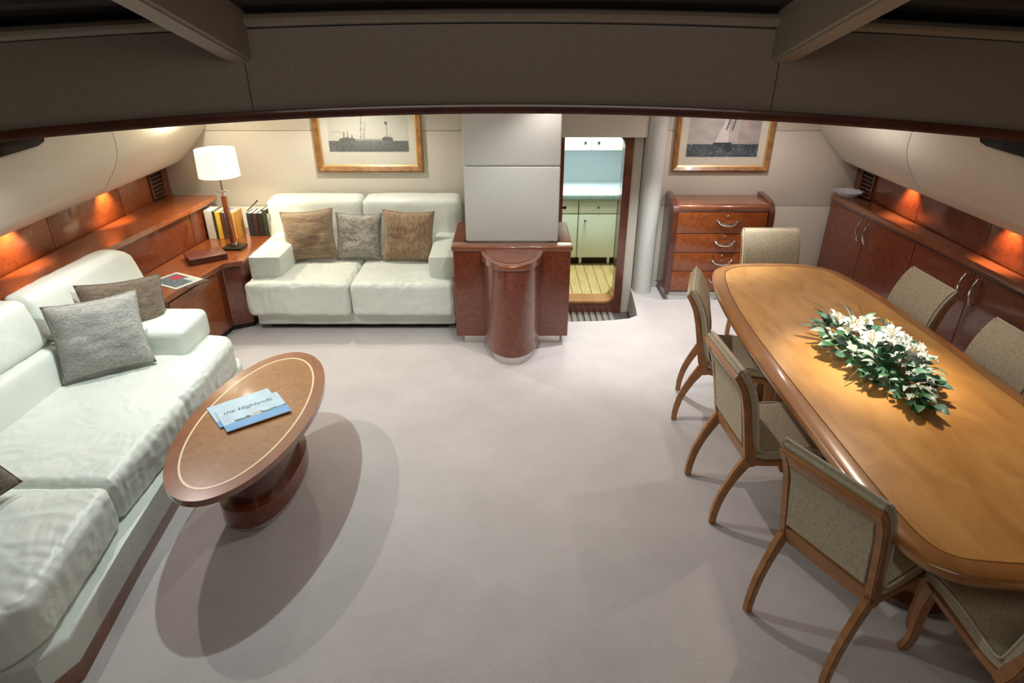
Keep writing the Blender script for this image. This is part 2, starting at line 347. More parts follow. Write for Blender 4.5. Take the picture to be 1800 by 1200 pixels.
# windscreen: three raked dark panes between two padded posts
sl = .27
def gz_(y): return 2.345+sl*(2.98-y)
ws = []
for i, (x0, x1) in enumerate(((-3.2, -1.2), (-1.1, 1.1), (1.2, 3.2))):
    y0a, y0b = hy(x0)+.03, hy(x1)+.03; bm = nb()
    n0 = 14; lo = [(x0+(x1-x0)*k/n0) for k in range(n0+1)]
    A = [bm.verts.new((x, hy(x)+.04, 2.35+hz(x))) for x in lo]; B = [bm.verts.new((x, -.5, gz_(-.5)+hz(x))) for x in lo]
    A2 = [bm.verts.new(v.co+Vector((0, .004, .02))) for v in A]; B2 = [bm.verts.new(v.co+Vector((0, .004, .02))) for v in B]
    for k in range(n0):
        bm.faces.new((A[k], A[k+1], B[k+1], B[k])); bm.faces.new((A2[k], B2[k], B2[k+1], A2[k+1]))
    for P, Q in ((A, A2), (B, B2)):
        for k in range(n0): bm.faces.new((P[k], P[k+1], Q[k+1], Q[k]))
    o = struct(obj('window_%d' % (i+1), bm, GLS))
for sx in (-1, 1):
    pr = [(2.965, 2.135), (-.3, 2.135+sl*3.265), (-.3, 2.36+sl*3.265), (2.985, 2.36)]
    bm = nb(); a, b = (-1.205, -1.10) if sx < 0 else (1.095, 1.20)
    lo = [bm.verts.new((a, y, z)) for y, z in pr]; hi = [bm.verts.new((b, y, z)) for y, z in pr]
    bm.faces.new(lo); bm.faces.new(hi[::-1])
    for k in range(4): bm.faces.new((lo[k], lo[(k+1) % 4], hi[(k+1) % 4], hi[k]))
    bmesh.ops.bevel(bm, geom=bm.edges[:], offset=.012, segments=3, affect='EDGES')
    struct(obj('trim_%d' % (3 if sx < 0 else 4), bm, FASC))
# hull side panels (padded, bulging) with seam joints, and side windows in them
prof = catmull([(2.985, 1.183), (2.93, 1.217), (2.86, 1.285), (2.76, 1.38), (2.68, 1.48), (2.635, 1.59), (2.61, 1.75), (2.60, 1.975)], 5)
def tap(y, z): return .125*min(max(0, 5.75-y), 2.4)*min(1, max(0, (z-1.27)/.5))
for sx, nm in ((-1, 'wall_left'), (1, 'wall_right')):
    hp = struct(thing('wall_hull', 'x', 'x')); del hp['label']; del hp['category']
    for y0, y1 in ((4.507, 5.748), (3.2, 4.50), (2.0, 3.194)):
        cl_ = [(sx*a, z) for a, z in prof] + [(sx*(2.66), 1.975), (sx*2.7, 1.75), (sx*2.72, 1.62), (sx*2.82, 1.42), (sx*2.93, 1.29), (sx*2.99, 1.23)]
        bm = sweep(nb(), cl_, y0, y1, 4, f=lambda a, t, z: (a+sx*tap(t, z), t, z)); obj('panel', bm, PAN, hp, sharp=60)
    obj('backing', sweep(nb(), [(sx*2.97, 1.21), (sx*2.75, 1.5), (sx*2.68, 1.95), (sx*2.75, 1.95), (sx*2.85, 1.5), (sx*2.985, 1.25)], 4.45, 4.55, 1, f=lambda a, t, z: (a+sx*tap(t, z), t, z)), BLK, hp)
    # side window: dark pane with a rounded lower corner, standing on the panel
    wp = [(3.93, 1.985), (3.93, 1.70), (3.90, 1.665), (3.84, 1.65), (2.9, 1.62), (2.05, 1.62), (2.05, 1.985)]
    def px(z): return 2.635-.2*(z-1.59) if z < 1.72 else 2.607
    bm = nb(); A = [bm.verts.new((sx*(px(z)-.002+tap(y, z)), y, z)) for y, z in wp]; B = [bm.verts.new((sx*(px(z)-.012+tap(y, z)), y, z)) for y, z in wp]
    bm.faces.new(A); bm.faces.new(B[::-1])
    for k in range(len(wp)): bm.faces.new((A[k], A[(k+1) % len(wp)], B[(k+1) % len(wp)], B[k]))
    struct(obj('window_%d' % (4 if sx < 0 else 5), bm, GLS))
# backsplash boards above the side ledges
for sx in (-1, 1):
    bs = struct(thing('wall_backsplash', 'x', 'x')); del bs['label']; del bs['category']
    ys = [1.4, 2.3, 3.2, 4.12, 4.98, 5.42] if sx < 0 else [1.4, 2.3, 3.2, 3.98, 4.75, 5.42]
    for a, b in zip(ys, ys[1:]): obj('wood_panel', bx(*sorted((sx*3.10, sx*3.13)), a+.002, b-.002, .9, 1.30, bev=.003), CHL if sx < 0 else CH, bs)
    obj('wood_panel', bx(*sorted((sx*3.10, sx*3.13)), 5.652, YB, .9, 1.30, bev=.002), CH, bs)
    gr = thing('vent_grille', 'dark slatted air vent in the wood %s' % ('above the left ledge by the lamp corner' if sx < 0 else 'behind the crystal bowl on the right'), 'vent', (sx*3.1, 5.535, .92))
    obj('back_plate', bx(*sorted((sx*3.118, sx*3.13)), 5.425, 5.65, .9, 1.3), BLK, gr)
    bm = nb(); 
    for q in ((5.425, 5.445, .93, 1.25), (5.63, 5.65, .93, 1.25), (5.445, 5.63, .93, .945), (5.445, 5.63, 1.20, 1.25)): box(bm, *sorted((sx*3.09, sx*3.118)), *q)
    obj('frame', bm, CHD, gr)
    for k in range(7): obj('slat', bx(*sorted((sx*3.095, sx*3.117)), 5.445, 5.63, .962+k*.034, .974+k*.034), CHD, gr)

# ------------------------------------------------------------------ door and its frame
def rrect(x0, x1, z0, z1, r, n=6):
    o = []
    for cx, cz, a0 in ((x1-r, z0+r, -PI/2), (x1-r, z1-r, 0), (x0+r, z1-r, PI/2), (x0+r, z0+r, PI)):
        for k in range(n+1): a = a0+PI/2*k/n; o.append((cx+r*math.cos(a), cz+r*math.sin(a)))
    return o
def ring(bm, outer, inner, y0, y1):
    V = [[bm.verts.new((x, y, z)) for x, z in P] for y in (y0, y1) for P in (outer, inner)]; n = len(outer)
    for a, b in ((0, 1), (2, 3), (0, 2), (1, 3)):
        for k in range(n): bm.faces.new((V[a][k], V[a][(k+1) % n], V[b][(k+1) % n], V[b][k]))
    return bm
df = struct(obj('door_1', ring(nb(), rrect(.36, 1.06, -.25, 1.45, .004), rrect(.40, .985, -.135, 1.425, .085), 5.66, 5.80), CHD))
so_ = [(.41, -.14)]+rrect(.41, .99, -.14, 1.0, .09)[:7]; si_ = [(.41, -.120)]+rrect(.41, .974, -.120, 1.0, .076)[:7]
bm = nb(); V = [[bm.verts.new((x, y, z)) for x, z in P] for y in (5.655, 5.85) for P in (so_, si_)]
for a, b in ((0, 1), (2, 3), (0, 2), (1, 3)):
    for k in range(7): bm.faces.new((V[a][k], V[a][k+1], V[b][k+1], V[b][k]))
for k in (0, 7): bm.faces.new((V[0][k], V[1][k], V[3][k], V[2][k]))
obj('sill', bm, HONE, df)
dl = struct(obj('door_2', bx(.435, .475, 5.86, 6.45, -.12, 1.40, bev=.004), CH))
obj('door_handle', tube(nb(), [(.475, 5.9, .74), (.50, 5.9, .74), (.51, 5.905, .735)], [.012, .02, .014], 10), DARK, dl)

# ------------------------------------------------------------------ galley fittings
g = thing('galley_base_cabinet', 'pale mint galley base cabinet seen through the doorway', 'cabinet', (1.1, 7.1, -.18))
obj('body', bx(.32, 2.05, 6.85, 7.45, -.08, .58), MINTE, g); obj('kick_board', bx(.32, 2.05, 6.92, 7.4, -.18, -.08), BLK, g)
for k, x0 in enumerate((.32, .735, 1.16, 1.6)):
    x1 = (.725, 1.15, 1.59, 2.04)[k]
    a = obj('drawer', bx(x0, x1, 6.825, 6.855, .425, .572, bev=.006), MINT, g); obj('knob', lathe(nb(), [(.006, 0), (.012, .012), (.013, .02), (.006, .026)], seg=10), DARK, a, local=True)
    a.children[0].location = ((x0+x1)/2-1.1, -.28, .68) ; a.children[0].rotation_euler = (PI/2, 0, 0)
    b = obj('door', bx(x0, x1, 6.825, 6.855, -.08, .415, bev=.006), MINT, g)
    kk = obj('knob', lathe(nb(), [(.006, 0), (.012, .012), (.013, .02), (.006, .026)], seg=10), DARK, b, local=True); kk.location = (x0+.07-1.1, -.28, .53); kk.rotation_euler = (PI/2, 0, 0)
for x in (.78, 1.1, 1.5): obj('foot', tube(nb(), [(x, 6.9, -.18), (x, 6.9, -.08)], .02), STEEL, g)
wt = tag(obj('galley_worktop', bx(.31, 2.08, 6.805, 7.5, .585, .633, bev=.006), SPL), 'galley worktop with its glare coloured pale on top and a green grey front edge', 'worktop')  # pale top colour stands in for glare on the green grey worktop
obj('front_edge', bx(.31, 2.08, 6.79, 6.804, .58, .634, bev=.003), WTOP, wt)
g = thing('galley_wall_cabinet', 'pale mint wall cupboard with two round knobs above the galley worktop', 'cabinet', (1.1, 7.3, 1.05))
obj('body', bx(.32, 2.05, 7.14, 7.45, 1.05, 1.7), MINT, g)
for x0, x1, kx in ((.32, .865, .80), (.873, 1.5, .945), (1.508, 2.05, 1.57)):
    b = obj('door', bx(x0, x1, 7.115, 7.145, 1.05, 1.7, bev=.005), MINT, g)
    kk = obj('knob', lathe(nb(), [(.008, 0), (.014, .012), (.015, .02), (.006, .026)], seg=10), DARK, b, local=True); kk.location = (kx-1.1, -.185, .085); kk.rotation_euler = (PI/2, 0, 0)

# ------------------------------------------------------------------ column and its rounded stand
cp = [(-.345, 4.6), (.345, 4.6), (.345, 5.74), (-.345, 5.74)]
cc = struct(thing('wall_column', 'x', 'x', (0, 4.6, .82))); del cc['label']; del cc['category']
for z0, z1 in ((.82, 1.378), (1.382, 1.975)): obj('panel', bx(-.348, .348, 4.6, 5.74, z0, z1, bev=.012, seg=3), PANC, cc)
st = thing('column_cabinet', 'dark cherry cabinet with a half-round front wrapped round the white column', 'cabinet', (0, 4.5, 0))
obj('body', bx(-.44, .44, 4.5, 4.596, .075, .79, bev=.006), CH, st)
obj('top_moulding', bx(-.452, .452, 4.488, 4.598, .778, .82, bev=.012, seg=4), CHE, st)
for q in (-1, 1):
    sp = obj('side_panel', bx(*sorted((q*.352, q*.44)), 4.598, 5.12, .075, .79, bev=.004), CH, st)
    obj('side_moulding', bx(*sorted((q*.352, q*.452)), 4.6, 5.13, .778, .82, bev=.012, seg=4), CHS, sp)
obj('plinth', bx(-.38, .38, 4.53, 4.6, 0, .075), STEEL, st)
hr = [(.215*math.cos(a), 4.5+.37*math.sin(a)*-1) for a in [PI*k/24 for k in range(25)]]
def half(s, sy, z0, z1, bev=0): return prism(nb(), [(x*s, 4.5+(y-4.5)*sy) for x, y in hr], z0, z1, bev)
ca_ = obj('rounded_front', half(1, 1, .075, .77), CH, st); obj('steel_plinth', half(.87, .93, 0, .075), STEEL, st)
obj('rounded_top', half(1.07, 1.04, .755, .80, .018), CHE, st); obj('top_inset', half(.9, .88, .80, .803), CH, st)
# ------------------------------------------------------------------ dresser
dr = thing('chest_of_drawers', 'glossy cherry chest of four drawers below the sailing picture', 'dresser', (1.87, 5.58, 0))
for s, nm in ((1.40, 'l'), (2.235, 'r')):
    pr = catmull([(5.40, .06), (5.385, .45), (5.375, .75), (5.40, .86), (5.47, .905), (5.6, .925), (5.735, .93)], 5)+[(5.735, .06)]
    obj('side_panel', sweep(nb(), pr, s, s+.045, 1, axis='x'), CHD, dr)
pr = [(5.42, .84), (5.405, .85), (5.40, .87)]+[(5.44+.04*math.cos(a), .855+.04*math.sin(a)) for a in [PI-PI/2*k/6 for k in range(7)]]+[(5.735, .897), (5.735, .82), (5.42, .82)]
obj('top', sweep(nb(), pr[3:], 1.445, 2.235, 1, axis='x'), CHE, dr)
obj('body', bx(1.445, 2.235, 5.43, 5.735, .09, .85), CHD, dr)
obj('plinth', bx(1.44, 2.24, 5.43, 5.70, 0, .075, bev=.003), WHP, dr)
zz = [.09, .285, .46, .635, .825]
for k in range(4):
    d_ = obj('drawer', bx(1.45, 2.23, 5.405, 5.435, zz[k]+.003, zz[k+1]-.003, bev=.004), CHL, dr)
    zc = (zz[k]+zz[k+1])/2+.0
    pts = catmull([(1.79, 5.405, zc+.03), (1.795, 5.385, zc+.025), (1.83, 5.37, zc), (1.885, 5.365, zc-.008), (1.94, 5.37, zc), (1.975, 5.385, zc+.025), (1.98, 5.405, zc+.03)], 4)
    obj('handle', tube(nb(), pts, [.005+.007*math.sin(PI*i/(len(pts)-1)) for i in range(len(pts))]), CHR, d_)
    kb = obj('lock_knob', lathe(nb(), [(.010, 0), (.011, .006), (.006, .012)], seg=12), CHR, d_, local=True); kb.location = (.015, -.175, zc+.062); kb.rotation_euler = (PI/2, 0, 0)

# ------------------------------------------------------------------ framed pictures
def ship_print(u, v):
    n1 = noise.noise(Vector((u*5, v*4, 1)))*.5+noise.noise(Vector((u*30, v*22, 3)))*.15
    hz_ = .24
    if v < hz_:
        k = noise.noise(Vector((u*26, v*60, 7))); c = .17+.10*k+.10*max(0, 1-abs(u-.55)*3)*(v/hz_)
        return (c*1.0, c*1.03, c*.98)
    c = .66+.06*n1
    def ship(x, w_, h_):
        d = 1
        if abs(u-x) < w_ and hz_-.03 < v < hz_+h_*(1-.3*abs(u-x)/w_): return .25
        return d
    m = min(ship(.24, .10, .07), ship(.74, .065, .09))
    for x, t, wd in ((.20, .42, .005), (.25, .46, .006), (.30, .36, .005), (.235, .33, .012), (.285, .30, .012), (.74, .62, .006), (.71, .35, .004), (.78, .38, .004), (.42, .8, .006), (.47, .65, .005), (.45, .5, .004)):
        xx = x+(.06*(v-.5) if .4 < x < .5 else 0)
        if abs(u-xx) < wd and v < t: m = min(m, .55 if .4 < x < .5 else .38)
    if abs(u-.74) < .018 and abs(v-.62) < .03: m = .3
    if .34 < u < .66 and hz_-.01 < v < hz_+.035: m = min(m, .55)
    if v > .33 and .05 < u < .24 and abs(v-.42-.02*math.sin(u*20)) < .015: m = min(m, .8)
    c *= m
    return (c*1.02, c*.98, c*.84)
def sail_print(u, v):
    n1 = noise.noise(Vector((u*6, v*6, 2))); n2 = noise.noise(Vector((u*24, v*50, 4)))
    if v < .30+.015*n2:
        c = .09+.09*max(0, n2)+.05*n1; f = .35 if n2 > .42 else 0
        return (c*.8+f*.5, c*1.15+f*.5, c*1.35+f*.5)
    c = .52+.10*n1-(.10 if u > .7 else 0)
    s = max(0, 1-abs(u-.47-.18*(v-.3))*7)
    if .30 < v < .95 and abs(u-(.47+.10*(v-.3))) < .13*(1.05-v): c = .74+.06*n2
    for x in (.52, .6):
        if abs(u-x-.12*(v-.6)) < .012 and v > .62: c = .18
    if .36 < u < .62 and .26 < v < .335: return (.04, .055, .08)
    return (c*1.05, c*.97, c*.92)
def picture(label, x0, x1, z0, z1, fn, fw, bot):
    cx, cz = (x0+x1)/2, (z0+z1)/2
    t = thing('framed_picture', label, 'picture', (cx, YB, cz))
    W, H_ = x1-x0, z1-z0
    def rc(i): return [(-W/2+i, -H_/2+i), (W/2-i, -H_/2+i), (W/2-i, H_/2-i), (-W/2+i, H_/2-i)]
    for nm, lv, m in (('frame', [(0, 0), (0, -.03), (.012, -.04), (fw*.6, -.032), (fw, -.022), (fw, 0)], GOLD), ('inner_slip', [(fw, -.004), (fw, -.024), (fw+.012, -.017), (fw+.012, -.004)], GOLD2)):
        bm = nb(); R = [[bm.verts.new((x, d, z)) for x, z in rc(i)] for i, d in lv]
        for A, B in zip(R, R[1:]+R[:1]):
            for k in range(4): bm.faces.new((A[k], A[(k+1) % 4], B[(k+1) % 4], B[k]))
        obj(nm, bm, m, t, local=True, smooth=False)
    i = fw+.01; obj('mount', bx(-W/2+i, W/2-i, -.01, 0, -H_/2+i, H_/2-i), MATB, t, local=True)
    pw = W-2*(fw+.075); ph = H_-2*fw-.05-bot-.03
    p = vcol_grid('print', pw, ph, 110, 80, fn, None, t); p.rotation_euler = (PI/2, 0, 0); p.location = (0, -.0112, -H_/2+fw+bot+ph/2)
    obj('glazing', bx(-W/2+i, W/2-i, -.016, -.014, -H_/2+i, H_/2-i), PGL, t, local=True)
picture('gilt framed grey print of old steamships above the loveseat', -1.735, -.785, 1.105, 1.80, ship_print, .05, .125)
picture('gilt framed print of a yacht under sail above the drawers', 1.425, 2.285, 1.11, 1.72, sail_print, .04, .085)

# ------------------------------------------------------------------ left ledge, corner cabinet
lg = [(-2.98, 1.4), (-2.93, 2.2), (-2.86, 3.26), (-2.75, 4.3), (-2.66, 5.2), (-2.63, 5.6)]
def leftx(y):
    for (a, b), (c, d) in zip(lg, lg[1:]):
        if b <= y <= d: return a+(c-a)*(y-b)/(d-b)
ld = thing('side_ledge_cabinet', 'long cherry ledge cabinet running behind the left sofa', 'cabinet', (-2.95, 3.6, 0))
o = prism(nb(), [(-3.095, 1.4)]+lg+[(-2.655, 5.64), (-3.095, 5.64)], .885, .925, .018, 4)
obj('top', o, CHL, ld)
inn = [(x-.045, y) for x, y in lg[:-1]]+[(-2.67, 5.55)]
for (a, b), (c, d) in zip(inn, inn[1:]):
    obj('front_panel', prism(nb(), [(a, b+.002), (c, d-.002), (c-.03, d-.002), (a-.03, b+.002)], 0, .885), CH, ld)
obj('end_panel', prism(nb(), [(-3.09, 5.53), (-2.68, 5.53), (-2.67, 5.56), (-3.09, 5.56)], 0, .885), CH, ld)
tp = [(-2.80, 4.02), (-2.385, 4.02), (-2.29, 4.72), (-2.15, 4.785), (-2.15, 5.73), (-2.64, 5.73), (-2.69, 5.2), (-2.80, 4.2)]
cb = thing('corner_cabinet', 'low cherry corner cabinet carrying the lamp between both sofas', 'cabinet', (-2.45, 4.9, 0))
obj('top', prism(nb(), tp, .565, .6, .012), CHL, cb)
ins = [(-2.79, 4.05), (-2.41, 4.05), (-2.315, 4.75), (-2.17, 4.825), (-2.17, 5.7), (-2.66, 5.7), (-2.70, 5.2), (-2.79, 4.2)]
obj('body', prism(nb(), ins, .05, .565), CH, cb)
for a, b in (((-2.397, 4.07), (-2.318, 4.66)), ):
    obj('door', prism(nb(), [a, b, (b[0]-.02, b[1]), (a[0]-.02, a[1])], .07, .545, .003), CHL, cb)
obj('door', prism(nb(), [(-2.30, 4.75), (-2.19, 4.805), (-2.195, 4.82), (-2.31, 4.765)], .07, .545, .003), CH, cb)
obj('plinth', prism(nb(), [(x-.02, y+.02) for x, y in ins], 0, .05), BLK, cb)
# table lamp
lp = thing('table_lamp', 'lit table lamp with white drum shade and wooden stem', 'lamp', (-2.345, 5.12, .6))
obj('base', bx(-.085, .085, -.075, .075, .002, .018, bev=.004), DARK, lp, local=True)
obj('collar', bx(-.03, .03, -.03, .03, .018, .05, bev=.003), CHR, lp, local=True)
obj('stem', bx(-.02, .02, -.02, .02, .04, .44, bev=.004), CHL, lp, local=True)
obj('finial_plate', lathe(nb(), [(.012, .44), (.014, .475), (.045, .478), (.045, .484), (.01, .488), (.008, .60), (.016, .605), (.016, .63)], seg=16), CHR, lp, local=True)
bm = nb(); sh = [(.158, .60), (.150, .81)]
rg = [[bm.verts.new((r*math.cos(2*PI*k/48), r*math.sin(2*PI*k/48), z)) for k in range(48)] for r, z in (*sh, (.147, .81), (.155, .60))]
for A, B in zip(rg, rg[1:]+rg[:1]):
    for k in range(48): bm.faces.new((A[k], A[(k+1) % 48], B[(k+1) % 48], B[k]))
obj('lamp_shade', bm, SHADE, lp, local=True)
l = D.lights.new('lamp_bulb', 'POINT'); l.energy = 24; l.color = (1, .9, .68); l.shadow_soft_size = .04
o = D.objects.new('lamp_bulb', l); COL.objects.link(o); o.location = (-2.345, 5.12, 1.3)
# books
def book(x, y, w_, h, d, mk, label, lean=0, rz=0, z=.601, bands=False):
    t = thing('book', label, 'book', (x, y, z), rz, 'books on the corner cabinet')
    bm = nb(); c = .003; box(bm, -w_/2, -w_/2+c, 0, d, 0, h); box(bm, w_/2-c, w_/2, 0, d, 0, h); box(bm, -w_/2, w_/2, 0, c*1.3, 0, h, bev=.001, seg=1)
    if bands:
        for q in (.2, .5, .8): box(bm, -w_/2, w_/2, -.002, 0, h*q, h*q+.004)
    cv = obj('cover', bm, BOOKM[mk], t, local=True, smooth=False)
    obj('page_block', bx(-w_/2+c, w_/2-c, c*1.3, d-.006, .004, h-.006), PAGE, t, local=True, smooth=False)
    return t
x = -2.66
for w_, h, mk, lab in ((.07, .25, 'white', 'thick off-white volume standing left of the lamp'), (.018, .245, 'green', 'thin dark green book beside the yellow one'), (.042, .24, 'yellow', 'bright yellow book spine behind the lamp stem'),
        (.03, .235, 'brown', 'brown book hidden mostly behind the lamp stem'), (.026, .23, 'blue', 'narrow blue book just right of the lamp stem'), (.036, .235, 'purple', 'purple and maroon book right of the lamp stem'), (.026, .235, 'orange', 'orange book ending the coloured row')):
    book(x+w_/2, 5.36, w_, h, .17, mk, lab); x += w_+.002
x = -2.37+.035
for w_, h, mk, lab in ((.045, .205, 'navy', 'first dark leather-bound volume right of the orange book'), (.045, .205, 'oxblood', 'oxblood bound volume second in the dark matching set'), (.045, .205, 'black', 'black bound volume third in the dark matching set'), (.04, .235, 'green', 'taller dark book fourth in the dark row'), (.03, .2, 'grey', 'slim grey book at the right end of the row')):
    book(x+w_/2, 5.45, w_, h, .16, mk, lab, bands=True); x += w_+.001
tag(obj('pen', tube(nb(), [(-2.33, 5.47, .82), (-2.25, 5.50, .89), (-2.235, 5.505, .905)], [.004, .005, .009], 8), DARK), 'slim dark pen sticking up behind the dark books', 'pen')
tb = thing('leather_box', 'flat dark brown leather box lying on the corner cabinet', 'box', (-2.46, 4.84, .6), math.radians(38))
obj('tray', bx(-.14, .14, -.105, .105, .002, .03, bev=.004), BOXL, tb, local=True); obj('lid', bx(-.143, .143, -.108, .108, .032, .05, bev=.006), BOXL, tb, local=True)
def mag(u, v):
    if u < .08 or u > .92 or v < .1 or v > .92: return (.72, .70, .64)
    n1 = noise.noise(Vector((u*7, v*7, 5))); n2 = noise.noise(Vector((u*18, v*18, 5)))
    if .5 < u < .8 and .15 < v < .5 and n1 > -.3: return (.42, .04, .09)
    if v < .3 and u < .45: return (.5, .6, .55)
    c = .12+.16*max(0, n2+.3); return (c*.7, c*1.0, c*1.15)
mg = thing('magazine', 'white magazine with blue and red cover picture on the corner cabinet', 'magazine', (-2.47, 4.35, .6), math.radians(62))
obj('pages', bx(-.115, .115, -.15, .15, .0005, .006, bev=.001, seg=1), PAGE, mg, local=True); c_ = vcol_grid('cover', .23, .30, 40, 50, lambda u, v: mag(v, 1-u), VCG, mg); c_.location = (0, 0, .0066)
mg2 = thing('magazine', 'dark magazine peeking out beneath the white one', 'magazine', (-2.445, 4.33, .5995), math.radians(64))
obj('pages', bx(-.05, .13, -.16, .14, .0003, .0008), BOOKM['oxblood'], mg2, local=True)

# ------------------------------------------------------------------ loveseat
ls = thing('loveseat', 'white leather two-seat sofa against the back wall', 'sofa', (-1.29, 5.2, 0))
obj('base', cushion(-2.11, -.46, 4.75, 5.7, .05, .175, .03, 30, .004, .002, 3), LEA, ls)
for x in (-2.0, -.6):
    for y in (4.9, 5.6): obj('foot', tube(nb(), [(x, y, 0), (x, y, .06)], .025), BLK, ls)
obj('dark_gap_block', bx(-2.03, -.54, 4.83, 5.65, .0, .055), BLK, ls)  # black block painting in the shade of the open gap below the base
obj('seat_cushion', cushion(-2.135, -1.298, 4.655, 5.5, .165, .455, .045, 64, .012, .006, 11, (1, -1), .003), LEA, ls)
obj('seat_cushion', cushion(-1.294, -.455, 4.655, 5.5, .165, .455, .045, 64, .010, .005, 27, (1, -1), .002), LEA, ls)
obj('arm', cushion(-2.115, -1.85, 4.79, 5.66, .44, .635, .025, 30, .006, .002, 4), LEA, ls)
obj('arm', cushion(-.675, -.46, 4.79, 5.66, .44, .635, .025, 30, .006, .002, 5), LEA, ls)
def lean(o, y0, z0, k):
    for v in o.data.vertices: v.co.y += (v.co.z-z0)*k
    return o
for x0, x1, sd in ((-2.15, -1.325, 6), (-1.318, -.455, 7)):
    lean(obj('back_cushion', cushion(x0, x1, 5.40, 5.66, .36, .925, .045, 30, .012, .003, sd), LEA, ls), 0, .4, .12)
# ------------------------------------------------------------------ left sofa
so = thing('long_sofa', 'long white leather sofa along the left side', 'sofa', (-2.2, 2.9, 0))
def frontx(y): return -1.76 - .03*max(0, y-2.9)+.10*max(0, min(1, (2.3-y)/.8))
bm = nb()
pts = [(-2.80, 1.45), (-1.86, 1.45), (-1.72, 1.50), (-1.665, 1.62), (-1.72, 2.1), (-1.765, 2.65), (-1.80, 3.2), (-1.83, 3.75), (-1.87, 3.83), (-2.0, 3.86), (-2.74, 3.9)]
obj('base', prism(bm, pts, .09, .24, .02), LEA, so)
obj('wood_plinth', prism(nb(), [(x-.012 if x > -2.7 else x, y+(.012 if y < 1.6 else 0)) for x, y in pts], .0, .09), CHE, so)
for (y0, y1, sd, g_, nn) in ((2.232, 3.76, 31, .0022, 170), (1.42, 2.225, 63, .0022, 90)):
    bm = cushion(-2.62, -1.775, y0, y1, .225, .465, .048, nn, .012, .0045, sd, (0, 1), g_)
    for v in bm.verts:
        t = (v.co.x+2.62)/.84; v.co.x += max(0, t)*(frontx(v.co.y)+1.74)
        if t > .6: v.co.x -= .018*math.exp(-((v.co.y-2.97)/.02)**2)*(t-.6)/.4; v.co.z -= .012*math.exp(-((v.co.y-2.97)/.018)**2)*(t-.6)/.4*(v.co.z > .4)
        if t > .85 and v.co.y > 3.66: v.co.x -= (v.co.y-3.66)*.5
        if t > .5 and v.co.y < 1.6: v.co.x -= (1.6-v.co.y)**1.3*1.2
        v.co.z += .02*max(0, (2.3-v.co.y))
    obj('seat_cushion', bm, LEA, so)
obj('arm', cushion(-2.60, -2.0, 3.43, 3.80, .44, .635, .04, 34, .008, .002, 8), LEA, so)
def leanx(bm, z0, k):
    for v in bm.verts: v.co.x -= (v.co.z-z0)*k-(v.co.y-3.2)*.06
    return bm
for y0, y1, sd in ((3.215, 4.17, 1), (2.37, 3.205, 2), (1.45, 2.36, 3)):
    
    obj('lower_back_cushion', leanx(cushion(-2.74, -2.52, y0, y1, .42, .665, .025, 34, .006, .002, sd+10), .42, .2), LEA, so)
    bm = leanx(cushion(-2.78, -2.62, y0, y1, .668, .945, .04, 44, .01, .002, sd+20), .7, .25)
    if y1 > 4:
        for v in bm.verts:
            e = max(0, v.co.y-4.0)/.17; v.co.z -= .08*e*e*max(0, (v.co.z-.66)/.29)
    obj('upper_back_cushion', bm, LEA, so)
# throw pillows
def put(o, loc, tilt, yaw, roll=0):
    o.location = loc; o.rotation_mode = 'XYZ'
    o.matrix_world = Matrix.Translation(loc) @ Matrix.Rotation(yaw, 4, 'Z') @ Matrix.Rotation(tilt, 4, 'X') @ Matrix.Rotation(roll, 4, 'Y')
def throw(label, mat_, w_, h, t, loc, tilt, yaw, roll=0, seed=0, group='throw pillows on the sofas', pipe=None):
    o = tag(obj('throw_pillow', pillow(w_, h, t, seed), mat_, sharp=80), label, 'pillow', group)
    put(o, loc, tilt, yaw, roll)
    ed = []
    for u, v in [(-1+k/5, -1) for k in range(10)]+[(1, -1+k/5) for k in range(10)]+[(1-k/5, 1) for k in range(10)]+[(-1, 1-k/5) for k in range(10)]:
        ed.append((u*w_/2*(1-.09*(1-v*v)*abs(u)), 0, v*h/2*(1-.09*(1-u*u)*abs(v))))
    p = obj('piping', tube(nb(), ed+ed[:1], .0045, 6), pipe or mat_, o, local=True)
throw('brown wavy pillow at the left end of the loveseat', PBR, .44, .43, .15, (-1.73, 5.22, .675), -.28, .08, -.06, 1)
throw('grey crushed pillow in the middle of the loveseat', PGR, .40, .40, .13, (-1.315, 5.26, .655), -.30, 0, .02, 2)
throw('brown ribbed pillow at the right end of the loveseat', PBR2, .44, .43, .15, (-.885, 5.22, .67), -.28, -.03, .03, 3)
throw('silver grey pillow leaning in front of the taupe one', PGR2, .47, .44, .15, (-2.37, 3.26, .69), -.38, .58, .0, 5)
throw('taupe velvet pillow leaning behind the silver grey one', PTA, .47, .44, .14, (-2.39, 3.58, .68), -.36, .80, .10, 6)
throw('grey brown pillow cut off by the left picture edge', PTA, .44, .42, .14, (-2.31, 1.98, .665), -.45, 1.1, -.2, 8)

